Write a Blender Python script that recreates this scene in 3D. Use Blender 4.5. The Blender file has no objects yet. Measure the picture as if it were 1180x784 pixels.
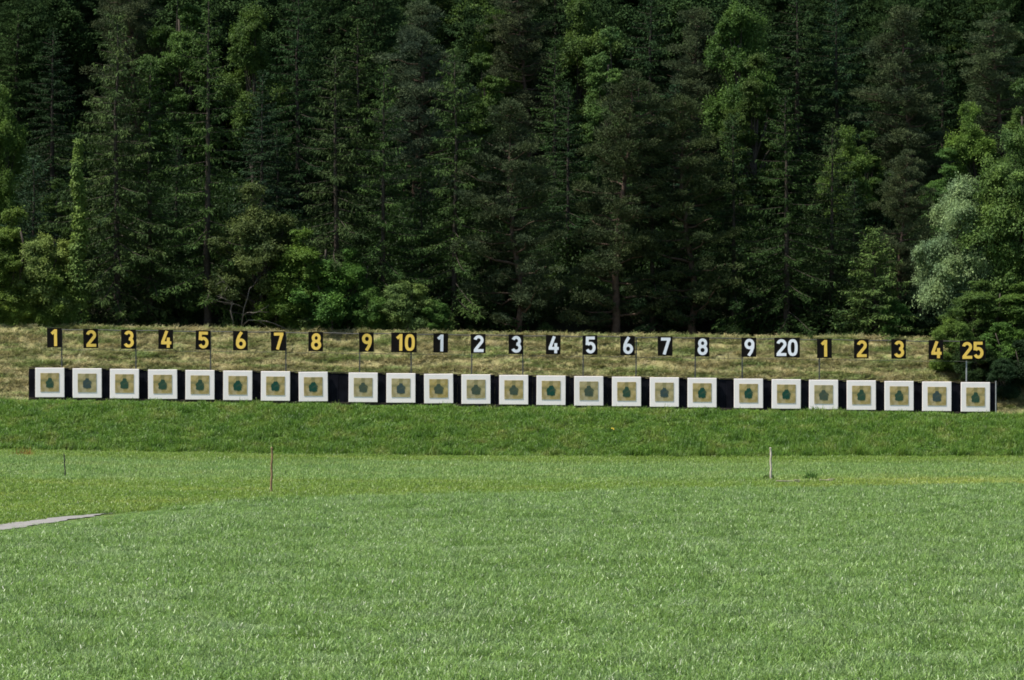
import bpy, math, random
import numpy as np
from mathutils import Vector, noise as mnoise

random.seed(7)
RNG = np.random.default_rng(11)
SC = bpy.context.scene
COL = SC.collection
F, H, HY = 4124.0, 5.4, 400.0          # focal length in photo pixels, eye height, horizon row


def at(px, py, Y):
    return Vector(((px - 590) / F * Y, Y, H - (py - HY) / F * Y))


# ------------------------------------------------------------------ helpers
def mesh_np(name, V, faces, smooth=False, attrs=None):
    """faces: list of int arrays (N,k)."""
    me = bpy.data.meshes.new(name)
    V = np.asarray(V, dtype=np.float32)
    me.vertices.add(len(V))
    me.vertices.foreach_set('co', V.ravel())
    loops = np.concatenate([np.asarray(f, dtype=np.int32).ravel() for f in faces]) if faces else np.zeros(0, np.int32)
    if len(loops):
        sizes = np.concatenate([np.full(len(f), np.asarray(f).shape[1], dtype=np.int32) for f in faces])
        starts = np.concatenate([[0], np.cumsum(sizes)[:-1]]).astype(np.int32)
        me.loops.add(len(loops))
        me.loops.foreach_set('vertex_index', loops)
        me.polygons.add(len(sizes))
        me.polygons.foreach_set('loop_start', starts)
        me.polygons.foreach_set('use_smooth', np.full(len(sizes), smooth, dtype=bool))
    if attrs:
        for k, (typ, arr) in attrs.items():
            a = me.attributes.new(k, typ, 'POINT')
            a.data.foreach_set('vector' if typ == 'FLOAT_VECTOR' else 'value', np.asarray(arr, dtype=np.float32).ravel())
    me.update(calc_edges=True)
    me.validate()
    return me


def obj(name, me, mat=None, parent=None):
    o = bpy.data.objects.new(name, me)
    COL.objects.link(o)
    if mat is not None and len(me.materials) == 0:
        me.materials.append(mat)
    if parent is not None:
        o.parent = parent
    return o


def tag(o, label=None, cat=None, group=None, kind=None):
    if label: o['label'] = label
    if cat: o['category'] = cat
    if group: o['group'] = group
    if kind: o['kind'] = kind
    return o


def thing(name, label, cat, loc, group=None, rz=0.0):
    o = bpy.data.objects.new(name, None)
    COL.objects.link(o)
    o.empty_display_size = 0.2
    o.location = loc
    o.rotation_euler = (0, 0, rz)
    return tag(o, label, cat, group)


class MB:
    """collects faces for ONE mesh"""
    def __init__(self):
        self.v, self.q, self.t, self.n = [], [], [], 0

    def add(self, V, quads=None, tris=None):
        V = np.asarray(V, dtype=float).reshape(-1, 3)
        if quads is not None and len(quads): self.q.append(np.asarray(quads, int).reshape(-1, 4) + self.n)
        if tris is not None and len(tris): self.t.append(np.asarray(tris, int).reshape(-1, 3) + self.n)
        self.v.append(V); self.n += len(V)

    def box(self, c, s, rz=0.0, ry=0.0, bev=0.0):
        hx, hy, hz = [k / 2 for k in s]
        b = min(bev, hx * .9, hz * .9, hy * .9)
        if b <= 0:
            V = np.array([[x, y, z] for x in (-hx, hx) for y in (-hy, hy) for z in (-hz, hz)])
            Q = [[0, 1, 3, 2], [4, 6, 7, 5], [0, 4, 5, 1], [2, 3, 7, 6], [0, 2, 6, 4], [1, 5, 7, 3]]
        else:   # chamfered front/back outline: inset caps
            V, Q = [], []
            rings = [(-hy, b), (-hy + b, 0), (hy - b, 0), (hy, b)]
            for yy, ins in rings:
                V += [[-hx + ins, yy, -hz + ins], [hx - ins, yy, -hz + ins], [hx - ins, yy, hz - ins], [-hx + ins, yy, hz - ins]]
            for r in range(3):
                for k in range(4):
                    a, a2 = r * 4 + k, r * 4 + (k + 1) % 4
                    Q.append([a, a2, a2 + 4, a + 4])
            Q += [[3, 2, 1, 0], [12, 13, 14, 15]]
            V = np.array(V)
        c1, s1 = math.cos(ry), math.sin(ry)
        V = V @ np.array([[c1, 0, s1], [0, 1, 0], [-s1, 0, c1]]).T
        c2, s2 = math.cos(rz), math.sin(rz)
        V = V @ np.array([[c2, -s2, 0], [s2, c2, 0], [0, 0, 1]]).T
        self.add(V + np.array(c), Q)

    def tube(self, pts, rad, n=6, cap=True):
        pts = np.asarray(pts, float)
        rad = np.broadcast_to(np.asarray(rad, float), (len(pts),))
        V, Q, T = [], [], []
        ref = np.array([0.13, 0.9, 0.41])
        for i, p in enumerate(pts):
            d = pts[min(i + 1, len(pts) - 1)] - pts[max(i - 1, 0)]
            d = d / (np.linalg.norm(d) + 1e-9)
            a = np.cross(d, ref); a /= np.linalg.norm(a) + 1e-9
            b = np.cross(d, a)
            for k in range(n):
                th = 2 * math.pi * k / n
                V.append(p + rad[i] * (math.cos(th) * a + math.sin(th) * b))
        for i in range(len(pts) - 1):
            for k in range(n):
                k2 = (k + 1) % n
                Q.append([i * n + k, i * n + k2, (i + 1) * n + k2, (i + 1) * n + k])
        if cap:
            V.append(pts[0]); V.append(pts[-1])
            c0, c1 = len(V) - 2, len(V) - 1
            L = (len(pts) - 1) * n
            for k in range(n):
                T.append([c0, (k + 1) % n, k]); T.append([c1, L + k, L + (k + 1) % n])
        self.add(V, Q, T)

    def mesh(self, name, smooth=False, attrs=None):
        f = []
        if self.q: f.append(np.concatenate(self.q))
        if self.t: f.append(np.concatenate(self.t))
        return mesh_np(name, np.concatenate(self.v), f, smooth, attrs)


def nrm(a):
    return a / (np.linalg.norm(a, axis=-1, keepdims=True) + 1e-9)


def diamonds(P, D, N, L, W, fat=.45):
    """leaf-like quads"""
    D = nrm(D); S = nrm(np.cross(D, N))
    L = np.broadcast_to(L, (len(P),))[:, None]; W = np.broadcast_to(W, (len(P),))[:, None]
    m = P + D * L * fat
    V = np.stack([P, m + S * W / 2, P + D * L, m - S * W / 2], 1).reshape(-1, 3)
    Q = np.arange(len(P) * 4).reshape(-1, 4)
    return V, Q


# ------------------------------------------------------------------ materials
class NT:
    def __init__(self, name):
        self.m = bpy.data.materials.new(name); self.m.use_nodes = True
        self.t = self.m.node_tree; self.t.nodes.clear()
        self.out = self.n('ShaderNodeOutputMaterial')

    def n(self, typ, **kw):
        nd = self.t.nodes.new(typ)
        for k, v in kw.items():
            setattr(nd, k, v)
        return nd

    def l(self, a, b): self.t.links.new(a, b)

    def noise(self, scale, detail=3, rough=.55, coord='pos', stretch=None):
        src = self.n('ShaderNodeNewGeometry').outputs['Position'] if coord == 'pos' else self.n('ShaderNodeTexCoord').outputs['Object']
        if stretch is not None:
            mp = self.n('ShaderNodeMapping'); mp.inputs['Scale'].default_value = stretch
            self.l(src, mp.inputs['Vector']); src = mp.outputs[0]
        t = self.n('ShaderNodeTexNoise'); t.inputs['Scale'].default_value = scale
        t.inputs['Detail'].default_value = detail; t.inputs['Roughness'].default_value = rough
        self.l(src, t.inputs['Vector'])
        return t.outputs['Fac']

    def ramp(self, fac, stops):
        r = self.n('ShaderNodeValToRGB')
        e = r.color_ramp.elements
        while len(e) < len(stops): e.new(0.5)
        for el, (p, c) in zip(e, stops):
            el.position = p; el.color = (*c, 1) if len(c) == 3 else c
        self.l(fac, r.inputs[0])
        return r.outputs[0]

    def mix(self, fac, a, b, mode='MIX'):
        m = self.n('ShaderNodeMix', data_type='RGBA', blend_type=mode)
        for sock, v in ((m.inputs[0], fac), (m.inputs[6], a), (m.inputs[7], b)):
            if isinstance(v, bpy.types.NodeSocket): self.l(v, sock)
            elif isinstance(v, (int, float)): sock.default_value = v
            else: sock.default_value = (*v, 1)
        return m.outputs[2]

    def math(self, op, a, b=0.0, clamp=False):
        m = self.n('ShaderNodeMath', operation=op, use_clamp=clamp)
        for i, v in enumerate((a, b)):
            if isinstance(v, bpy.types.NodeSocket): self.l(v, m.inputs[i])
            else: m.inputs[i].default_value = v
        return m.outputs[0]

    def finish(self, col, rough=.7, spec=.3, transl=0.0, bump=None, bstr=.3):
        p = self.n('ShaderNodeBsdfPrincipled')
        p.inputs['Roughness'].default_value = rough
        p.inputs['Specular IOR Level'].default_value = spec
        if isinstance(col, bpy.types.NodeSocket): self.l(col, p.inputs['Base Color'])
        else: p.inputs['Base Color'].default_value = (*col, 1)
        if bump is not None:
            b = self.n('ShaderNodeBump'); b.inputs['Strength'].default_value = bstr; b.inputs['Distance'].default_value = .02
            self.l(bump, b.inputs['Height']); self.l(b.outputs[0], p.inputs['Normal'])
        sh = p.outputs[0]
        if transl > 0:
            t = self.n('ShaderNodeBsdfTranslucent')
            if isinstance(col, bpy.types.NodeSocket): self.l(col, t.inputs['Color'])
            else: t.inputs['Color'].default_value = (*col, 1)
            mx = self.n('ShaderNodeMixShader'); mx.inputs[0].default_value = transl
            self.l(sh, mx.inputs[1]); self.l(t.outputs[0], mx.inputs[2]); sh = mx.outputs[0]
        self.l(sh, self.out.inputs[0])
        return self.m


def foliage_mat(name, rough=.55, spec=.35, transl=.25, lo=.45, hi=1.7, tip=None):
    k = NT(name)
    oi = k.n('ShaderNodeObjectInfo')
    rnd = k.n('ShaderNodeNewGeometry').outputs['Random Per Island']
    g = k.ramp(rnd, [(0, (lo,) * 3), (.6, (1, 1, 1)), (1, (hi,) * 3)])
    c = k.mix(1.0, oi.outputs['Color'], g, 'MULTIPLY')
    n = k.noise(.55, 3, coord='obj')
    g2 = k.ramp(n, [(.3, (.6, .68, .75)), (.7, (1.35, 1.25, 1.0))])
    c = k.mix(1.0, c, g2, 'MULTIPLY')
    return k.finish(c, rough, spec, transl)


def plain(name, col, rough=.7, spec=.3, var=.15, scale=3.0, coord='obj'):
    k = NT(name)
    n = k.noise(scale, 4, coord=coord)
    a = tuple(c * (1 - var) for c in col); b = tuple(min(1, c * (1 + var)) for c in col)
    return k.finish(k.ramp(n, [(.3, a), (.7, b)]), rough, spec, bump=n, bstr=.15)


M_CONIFER = foliage_mat('conifer_needles', .8, .08, .07, .65, 1.4)
M_PINE = foliage_mat('pine_needles', .8, .1, .07, .65, 1.4)
M_LEAF = foliage_mat('broad_leaves', .65, .15, .38, .68, 1.35)
M_WILLOW = foliage_mat('silver_leaves', .65, .18, .35, .6, 1.45)
M_BARK = plain('grey_bark', (.048, .040, .032), .9, .1, .35, 6)
M_PINEBARK = plain('reddish_bark', (.075, .052, .038), .9, .1, .35, 5)
M_DEADWOOD = plain('dead_wood', (.11, .098, .082), .9, .1, .25, 6)

# ------------------------------------------------------------------ terrain
def sstep(a, b, x):
    t = np.clip((x - a) / (b - a), 0, 1)
    return t * t * (3 - 2 * t)


def lines(x):
    """rows (in photo pixels at 200 m) of the bank foot, bank top and crest for a world x"""
    px = np.clip(590 + np.asarray(x) / 200 * F, -400, 1600)
    foot = np.interp(px, [-400, 0, 160, 320, 590, 890, 1180, 1600], [513.5, 518, 522, 524.5, 527.5, 528, 527, 527.5])
    top = 463.2 + .0150 * (px - 57)
    crest = np.interp(px, [-400, 0, 380, 590, 800, 1080, 1600], [372, 376.5, 382, 385.5, 388.5, 390, 392])
    return foot, top, crest


YF, YT, YS, YC = 188.0, 197.6, 200.6, 207.5


def terr(x, Y):
    x = np.asarray(x, float); Y = np.asarray(Y, float)
    foot, top, crest = lines(x)
    zf = H - (foot - HY) / F * YF
    zt = H - (top - HY) / F * 198
    zc = H - (crest - HY) / F * YC
    field = zf * sstep(118, 186, Y) + .05 * np.sin(x * .35 + Y * .11) * np.cos(Y * .17) * (Y < 186)
    t = np.clip((Y - YF) / (YT - YF), 0, 1)
    bump = .10 * np.sin(x * .9 + 1.3 * np.sin(x * .31)) * np.sin(t * math.pi) + .05 * np.sin(x * 2.3 + Y * 1.1) * np.sin(t * math.pi)
    bank = zf + (zt - zf) * (1 - (1 - t) ** 1.15) + bump
    u = np.clip((Y - YS) / (YC - YS), 0, 1)
    hay = zt + (zc - zt) * u + .05 * np.sin(Y * 7 + .8 * np.sin(x * .7)) * np.sin(u * math.pi) + .06 * np.sin(x * 1.4 + Y * 2) * np.sin(u * math.pi)
    hill = zc - .35 * sstep(YC, YC + 2, Y) + .40 * np.clip(Y - 211, 0, 400) + .5 * np.sin(x * .13) * sstep(212, 230, Y)
    z = np.where(Y < YF, field, np.where(Y < YT, bank, np.where(Y < YS, zt, np.where(Y < YC, hay, hill))))
    return z


def build_ground():
    ys = np.unique(np.concatenate([np.linspace(-250, 30, 12), np.linspace(30, 186, 79), np.linspace(186, 212, 105), np.linspace(212, 280, 35), np.linspace(280, 620, 18)]))
    xs = np.unique(np.concatenate([np.linspace(-420, -45, 16), np.linspace(-45, 45, 181), np.linspace(45, 420, 16)]))
    X, Yg = np.meshgrid(xs, ys)
    Z = terr(X, Yg)
    V = np.stack([X, Yg, Z], -1).reshape(-1, 3)
    nx, ny = len(xs), len(ys)
    i = np.arange((ny - 1) * nx).reshape(ny - 1, nx)[:, :-1].ravel()
    Q = np.stack([i, i + 1, i + nx + 1, i + nx], 1)
    k = NT('ground_soil')
    sep = k.n('ShaderNodeSeparateXYZ'); k.l(k.n('ShaderNodeNewGeometry').outputs['Position'], sep.inputs[0])
    y = sep.outputs['Y']
    n1 = k.noise(.25, 4); n2 = k.noise(6, 4)
    grass = k.mix(n2, (.045, .075, .02), (.10, .13, .035))
    straw = k.mix(n2, (.12, .115, .045), (.26, .23, .11))
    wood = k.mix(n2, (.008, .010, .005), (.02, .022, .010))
    yy = k.math('ADD', y, k.math('MULTIPLY', k.math('SUBTRACT', n1, .5), 1.2))
    c = k.mix(k.math('GREATER_THAN', yy, 200.2), grass, straw)
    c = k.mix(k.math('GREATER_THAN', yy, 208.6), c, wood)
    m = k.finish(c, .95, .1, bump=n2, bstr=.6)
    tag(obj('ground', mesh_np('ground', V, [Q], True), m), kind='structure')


build_ground()

# gravel path at the left
def path_x(Y): return -12.68 - (116 - Y) * .274
PY = [60, 75, 90, 100, 104, 106.5, 109, 111.5, 113.5, 115]
PW = [1.5, 1.5, 1.5, 1.5, 1.45, 1.35, 1.2, .95, .55, .12]
def build_path():
    V, Q = [], []
    for yy, w in zip(np.interp(np.linspace(0, 9, 73), range(10), PY), np.interp(np.linspace(0, 9, 73), range(10), PW)):
        cx = path_x(yy)
        for s in (-.5, -.17, .17, .5):
            ww = w * s + (.09 * math.sin(yy * 2.1 + s * 9) + .07 * math.sin(yy * 5.3 + s * 4)) * (abs(s) > .4)
            V.append([cx + ww, yy, float(terr(cx + ww, yy)) + .03])
    for i in range(72):
        for j in range(3):
            a = i * 4 + j
            Q.append([a, a + 1, a + 5, a + 4])
    k = NT('path_gravel')
    n = k.ramp(k.noise(7, 6, .7), [(.3, (0, 0, 0)), (.7, (1, 1, 1))]); n2 = k.noise(1.1, 4)
    c = k.mix(n, (.13, .127, .12), (.27, .26, .25))
    c = k.mix(k.math('MULTIPLY', n2, .5), c, (.11, .10, .08))
    tag(obj('path', mesh_np('path', V, [np.array(Q)], False), k.finish(c, .95, .15, bump=n, bstr=.5)), kind='structure')
build_path()


# ------------------------------------------------------------------ grass (stuff, instanced clumps)
def clump(seed, nb, rad, hlo, hhi, wid, bend, lie=0.0):
    r = np.random.default_rng(seed)
    a = r.uniform(0, 2 * math.pi, nb); rr = rad * np.sqrt(r.uniform(0, 1, nb))
    P = np.stack([rr * np.cos(a), rr * np.sin(a), np.zeros(nb) - .02], 1)
    h = r.uniform(hlo, hhi, nb)
    az = r.uniform(0, 2 * math.pi, nb)
    d = np.stack([np.cos(az), np.sin(az), np.zeros(nb)], 1)
    up = np.array([0, 0, 1.0])
    b = r.uniform(.2, 1, nb) * bend
    tilt = r.uniform(0, .35, nb) + lie
    s = np.stack([-np.sin(az), np.cos(az), np.zeros(nb)], 1)
    tw = r.uniform(-1.2, 1.2, nb)[:, None]
    s = s * np.cos(tw) + d * np.sin(tw)
    w = (wid * r.uniform(.6, 1.3, nb))[:, None]
    hh = h[:, None]
    p1 = P + (up * np.cos(tilt)[:, None] + d * np.sin(tilt)[:, None]) * hh * .55
    t2 = tilt + b
    p2 = p1 + (up * np.cos(t2)[:, None] + d * np.sin(t2)[:, None]) * hh * .35
    t3 = tilt + b * 1.9
    p3 = p2 + (up * np.cos(t3)[:, None] + d * np.sin(t3)[:, None]) * hh * .25
    V = np.stack([P - s * w * .4, P + s * w * .4, p1 - s * w * .5, p1 + s * w * .5, p2 - s * w * .4, p2 + s * w * .4, p3], 1).reshape(-1, 3)
    i = np.arange(nb)[:, None] * 7
    Q = np.concatenate([i + np.array([[0, 1, 3, 2]]), i + np.array([[2, 3, 5, 4]])])
    T = i + np.array([[4, 5, 6]])
    return V, Q, T


def scatter(name, pts, rot, scl, protos, mat, label, cat=None):
    """one object: loose points + prototype clumps, instanced by geometry nodes"""
    mb_v, Qs, Ts, vid = [], [], [], []
    n = 0
    which = RNG.integers(0, len(protos), len(pts))
    for i, (V, Q, T) in enumerate(protos):
        mb_v.append(V); Qs.append(Q + n); Ts.append(T + n); vid.append(np.full(len(V), 100.0 + i)); n += len(V)
    base = n
    mb_v.append(pts); vid.append(which.astype(float))
    Vall = np.concatenate(mb_v)
    R = np.concatenate([np.zeros((base, 3)), rot]); S = np.concatenate([np.ones((base, 3)), scl])
    faces = [np.concatenate(Qs)] + ([np.concatenate(Ts)] if sum(len(t) for t in Ts) else [])
    me = mesh_np(name, Vall, faces, False,
                 {'vid': ('FLOAT', np.concatenate(vid)), 'rotv': ('FLOAT_VECTOR', R), 'sclv': ('FLOAT_VECTOR', S)})
    o = obj(name, me, mat)
    ng = bpy.data.node_groups.new(name + '_scatter', 'GeometryNodeTree')
    ng.interface.new_socket('Geometry', in_out='INPUT', socket_type='NodeSocketGeometry')
    ng.interface.new_socket('Geometry', in_out='OUTPUT', socket_type='NodeSocketGeometry')
    gi, go = ng.nodes.new('NodeGroupInput'), ng.nodes.new('NodeGroupOutput')
    def attr(nm, typ):
        a = ng.nodes.new('GeometryNodeInputNamedAttribute'); a.data_type = typ
        a.inputs['Name'].default_value = nm
        return [s for s in a.outputs if s.enabled and s.name == 'Attribute'][0]
    vidn, rn, sn = attr('vid', 'FLOAT'), attr('rotv', 'FLOAT_VECTOR'), attr('sclv', 'FLOAT_VECTOR')
    e2r = ng.nodes.new('FunctionNodeEulerToRotation'); ng.links.new(rn, e2r.inputs[0])
    join = ng.nodes.new('GeometryNodeJoinGeometry')
    def sel(v):
        c = ng.nodes.new('FunctionNodeCompare'); c.data_type = 'FLOAT'; c.operation = 'EQUAL'
        fl = [s for s in c.inputs if s.enabled and s.type == 'VALUE']
        ng.links.new(vidn, fl[0]); fl[1].default_value = v; fl[2].default_value = .1
        sp = ng.nodes.new('GeometryNodeSeparateGeometry'); sp.domain = 'POINT'
        ng.links.new(gi.outputs[0], sp.inputs[0]); ng.links.new(c.outputs[0], sp.inputs[1])
        return sp.outputs[0]
    for i in range(len(protos)):
        ip = ng.nodes.new('GeometryNodeInstanceOnPoints')
        ng.links.new(sel(float(i)), ip.inputs['Points']); ng.links.new(sel(100.0 + i), ip.inputs['Instance'])
        ng.links.new(e2r.outputs[0], ip.inputs['Rotation']); ng.links.new(sn, ip.inputs['Scale'])
        ng.links.new(ip.outputs[0], join.inputs[0])
    ng.links.new(join.outputs[0], go.inputs[0])
    o.modifiers.new('scatter', 'NODES').node_group = ng
    tag(o, label, cat, None, 'stuff')
    return o


def vnoise(x, y, s, seed=0):
    """cheap smooth value noise"""
    r = np.random.default_rng(seed); G = r.uniform(0, 1, (128, 128))
    u, v = np.asarray(x) / s + 61.3, np.asarray(y) / s + 17.7
    i, j = np.floor(u).astype(int), np.floor(v).astype(int)
    fu, fv = u - i, v - j
    fu, fv = fu * fu * (3 - 2 * fu), fv * fv * (3 - 2 * fv)
    g = lambda a, b: G[a % 128, b % 128]
    return (g(i, j) * (1 - fu) + g(i + 1, j) * fu) * (1 - fv) + (g(i, j + 1) * (1 - fu) + g(i + 1, j + 1) * fu) * fv


def meadow_edge(x):
    return np.interp(x, [-22, -16, -13, -9, -6, 0, 10.7, 21, 30], [108, 112, 115, 124, 127, 132, 137, 142, 144]) + .8 * (vnoise(x, x * 0, 1.3, 3) - .5)


def jitter(x0, x1, y0, y1, sp):
    gx, gy = np.meshgrid(np.arange(x0, x1, sp), np.arange(y0, y1, sp))
    gx = gx.ravel() + RNG.uniform(-.5, .5, gx.size) * sp; gy = gy.ravel() + RNG.uniform(-.5, .5, gy.size) * sp
    return gx, gy


def in_view(x, y, m=2.5):
    return np.abs(x) < .1435 * y + m


def grass_mat(name, stops, rough=.4, spec=.5, transl=.35, pscale=.35, extra=None, rand=(.55, 1.5)):
    k = NT(name)
    n = k.noise(pscale, 4)
    c = k.ramp(n, stops)
    rnd = k.n('ShaderNodeNewGeometry').outputs['Random Per Island']
    c = k.mix(1.0, c, k.ramp(rnd, [(0, (rand[0],) * 3), (1, (rand[1],) * 3)]), 'MULTIPLY')
    oi = k.n('ShaderNodeObjectInfo').outputs['Random']
    c = k.mix(1.0, c, k.ramp(oi, [(0, (.8, .85, .85)), (1, (1.2, 1.15, 1.1))]), 'MULTIPLY')
    if extra: c = extra(k, c)
    return k.finish(c, rough, spec, transl)


def build_grass():
    # tall meadow in the foreground
    xs, ys = [], []
    for y0, y1, sp in ((48, 75, .26), (75, 105, .31), (105, 152, .38)):
        x, y = jitter(-26, 26, y0, y1, sp)
        k = in_view(x, y) & (y < meadow_edge(x)) & (x > path_x(y) + .75)
        xs.append(x[k]); ys.append(y[k])
    x, y = np.concatenate(xs), np.concatenate(ys)
    pts = np.stack([x, y, terr(x, y)], 1)
    n = len(x)
    lodge = vnoise(x, y, 1.6, 5); lz = vnoise(x, y, 5, 6)
    rot = np.stack([.55 * (vnoise(x, y, .9, 8) - .5), .55 * (vnoise(x, y, .9, 9) - .5), RNG.uniform(0, 6.28, n)], 1)
    s = (.62 + .55 * lodge + .75 * (vnoise(x, y, .6, 15) - .35)) * RNG.uniform(.8, 1.2, n)
    nearp = (1 - sstep(.2, 3.5, x - path_x(y) - .75)) * (y > 96) * (y < 117)
    s = np.maximum(s, .3) * (1 - .8 * nearp)
    scl = np.stack([RNG.uniform(.9, 1.3, n), RNG.uniform(.9, 1.3, n), s], 1)
    protos = [clump(100 + i, 95, .26, .09, .24, .0125, 1.35) for i in range(5)]
    m = grass_mat('meadow_blades', [(.25, (.113, .200, .035)), (.5, (.150, .245, .060)), (.75, (.188, .268, .108))], .40, .5, .40, .45, None, (.42, 1.75))  # palest bluish stop paints sky sheen; wide blade range paints some sparkle
    scatter('meadow_grass', pts, rot, scl, protos, m, 'tall glossy green meadow grass filling the foreground', 'grass')

    # shorter mown strip between the meadow and the bank
    x, y = jitter(-33, 33, 100, YF + .4, .36)
    k = in_view(x, y) & ((y > meadow_edge(x) - .3) | (x < path_x(y) - .7)) & ((np.abs(x - path_x(y)) > np.interp(y, PY, PW) / 2 - RNG.uniform(-.05, .50, len(x))) | (y > 116))
    x, y = x[k], y[k]; n = len(x)
    pts = np.stack([x, y, terr(x, y)], 1)
    rot = np.stack([RNG.uniform(-.25, .25, n), RNG.uniform(-.25, .25, n), RNG.uniform(0, 6.28, n)], 1)
    band = sstep(147, 153, y + 1.5 * vnoise(x, y, 4, 21)) * (1 - sstep(176, 181, y + 2 * vnoise(x, y, 4, 22)))
    s = (.5 + .5 * band + .4 * vnoise(x, y, 2.2, 12)) * RNG.uniform(.75, 1.2, n)
    scl = np.stack([RNG.uniform(.9, 1.4, n), RNG.uniform(.9, 1.4, n), s], 1)
    protos = [clump(200 + i, 50, .30, .09, .22, .016, .8) for i in range(3)]

    def bands(k, c):   # different sward on the middle strip
        sep = k.n('ShaderNodeSeparateXYZ'); k.l(k.n('ShaderNodeNewGeometry').outputs['Position'], sep.inputs[0])
        yy = k.math('ADD', sep.outputs['Y'], k.math('MULTIPLY', k.math('SUBTRACT', k.noise(.22, 3), .5), 9))
        mr = k.n('ShaderNodeMapRange'); mr.inputs[1].default_value = 144; mr.inputs[2].default_value = 150; k.l(yy, mr.inputs[0])
        mr2 = k.n('ShaderNodeMapRange'); mr2.inputs[1].default_value = 177; mr2.inputs[2].default_value = 171; k.l(yy, mr2.inputs[0])
        f = k.math('MULTIPLY', mr.outputs[0], mr2.outputs[0])
        tint = k.mix(f, (.86, .86, .58), (1.08, 1.08, 1.3))
        dry = k.ramp(k.noise(.55, 4, stretch=(.25, 1, 1)), [(.52, (0, 0, 0)), (.68, (1, 1, 1))])
        xr = k.n('ShaderNodeMapRange'); xr.inputs[1].default_value = 10; xr.inputs[2].default_value = 16; k.l(sep.outputs['X'], xr.inputs[0])
        yr = k.n('ShaderNodeMapRange'); yr.inputs[1].default_value = 154; yr.inputs[2].default_value = 148; k.l(yy, yr.inputs[0])
        d2 = k.math('MULTIPLY', k.math('MULTIPLY', xr.outputs[0], yr.outputs[0]), .8)
        tint = k.mix(k.math('MAXIMUM', k.math('MULTIPLY', dry, .45), d2), tint, (1.5, 1.15, .95))
        return k.mix(1.0, c, tint, 'MULTIPLY')
    m = grass_mat('mown_blades', [(.25, (.13, .235, .045)), (.55, (.17, .265, .058)), (.8, (.215, .275, .07))], .45, .45, .42, .28, bands)
    scatter('mown_grass', pts, rot, scl, protos, m, 'short yellowish grass strip between the meadow and the bank', 'grass')

    # lush bank below the targets
    x, y = jitter(-33, 33, YF - .35, YT + .55, .24)
    k = in_view(x, y)
    x, y = x[k], y[k]; n = len(x)
    pts = np.stack([x, y, terr(x, y)], 1)
    v = vnoise(x, y, .8, 31)
    rot = np.stack([.25 + .6 * (vnoise(x, y, .7, 32) - .5), .6 * (vnoise(x, y, .7, 33) - .5), RNG.uniform(0, 6.28, n)], 1)
    s = (.35 + 1.3 * v) * RNG.uniform(.7, 1.25, n)
    s = np.where(y > YT - .7, s * .3, s)
    s = np.where(y < YF + .5, s * (.6 + 1.3 * vnoise(x, y, .5, 36)), s)
    scl = np.stack([RNG.uniform(.9, 1.3, n), RNG.uniform(.9, 1.3, n), s], 1)
    protos = [clump(300 + i, 60, .24, .16, .36, .020, .9) for i in range(4)]
    m = grass_mat('bank_blades', [(.28, (.050, .115, .012)), (.42, (.085, .172, .020)), (.56, (.112, .192, .026)), (.74, (.175, .205, .048))], .5, .35, .38, .8, None, (.45, 1.6))
    scatter('bank_grass', pts, rot, scl, protos, m, 'lush dark green grass on the low bank below the targets', 'grass')

    # cut hay lying on the upper bank
    x, y = jitter(-36, 36, YS - 2.2, YC + .1, .17)
    k = in_view(x, y, 4) & ((np.abs(x - .1) > 27.4) | (y > 199.6))
    x, y = x[k], y[k]; n = len(x)
    row = np.sin(y * 5.2 + 2.0 * vnoise(x, y, 3, 41) * 3 + .25 * np.sin(x))
    dens = .55 + .35 * row + .5 * (vnoise(x, y, 1.1, 42) - .5)
    k = RNG.uniform(0, 1, n) < np.clip(dens + .25, .25, 1)
    x, y, row = x[k], y[k], row[k]; n = len(x)
    pts = np.stack([x, y, terr(x, y) + .02], 1)
    rot = np.stack([.5 + RNG.uniform(-.4, .4, n), RNG.uniform(-.3, .3, n), RNG.normal(0, .9, n)], 1)
    scl = np.stack([RNG.uniform(.9, 1.7, n), RNG.uniform(.6, 1.0, n), RNG.uniform(.6, 1.2, n) * (.8 + .4 * row)], 1)
    protos = [clump(400 + i, 42, .22, .16, .34, .017, .5, .75) for i in range(4)]

    def hay(k, c):
        f = k.ramp(k.noise(1.0, 4, stretch=(.35, 1.6, 2.6)), [(.42, (0, 0, 0)), (.62, (1, 1, 1))])
        return k.mix(f, c, k.mix(1.0, c, (.50, .78, .42), 'MULTIPLY'))
    m = grass_mat('hay_blades', [(.3, (.20, .182, .070)), (.5, (.285, .252, .110)), (.7, (.37, .315, .16))], .6, .3, .2, .5, hay, (.5, 1.45))
    scatter('cut_hay', pts, rot, scl, protos, m, 'dry cut hay and stubble lying on the upper bank', 'hay')


build_grass()

# ------------------------------------------------------------------ shooting range furniture
def sil_mat(name, col):
    k = NT(name)
    n = k.noise(6.5, 4, coord='obj'); n2 = k.noise(2.5, 2, coord='obj')
    c = k.mix(k.ramp(n, [(.5, (0, 0, 0)), (.72, (.6, .6, .6))]), col, (.16, .16, .08))
    c = k.mix(k.math('MULTIPLY', n2, .5), c, tuple(q * .6 for q in col))
    return k.finish(c, .9, .08)


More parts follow.
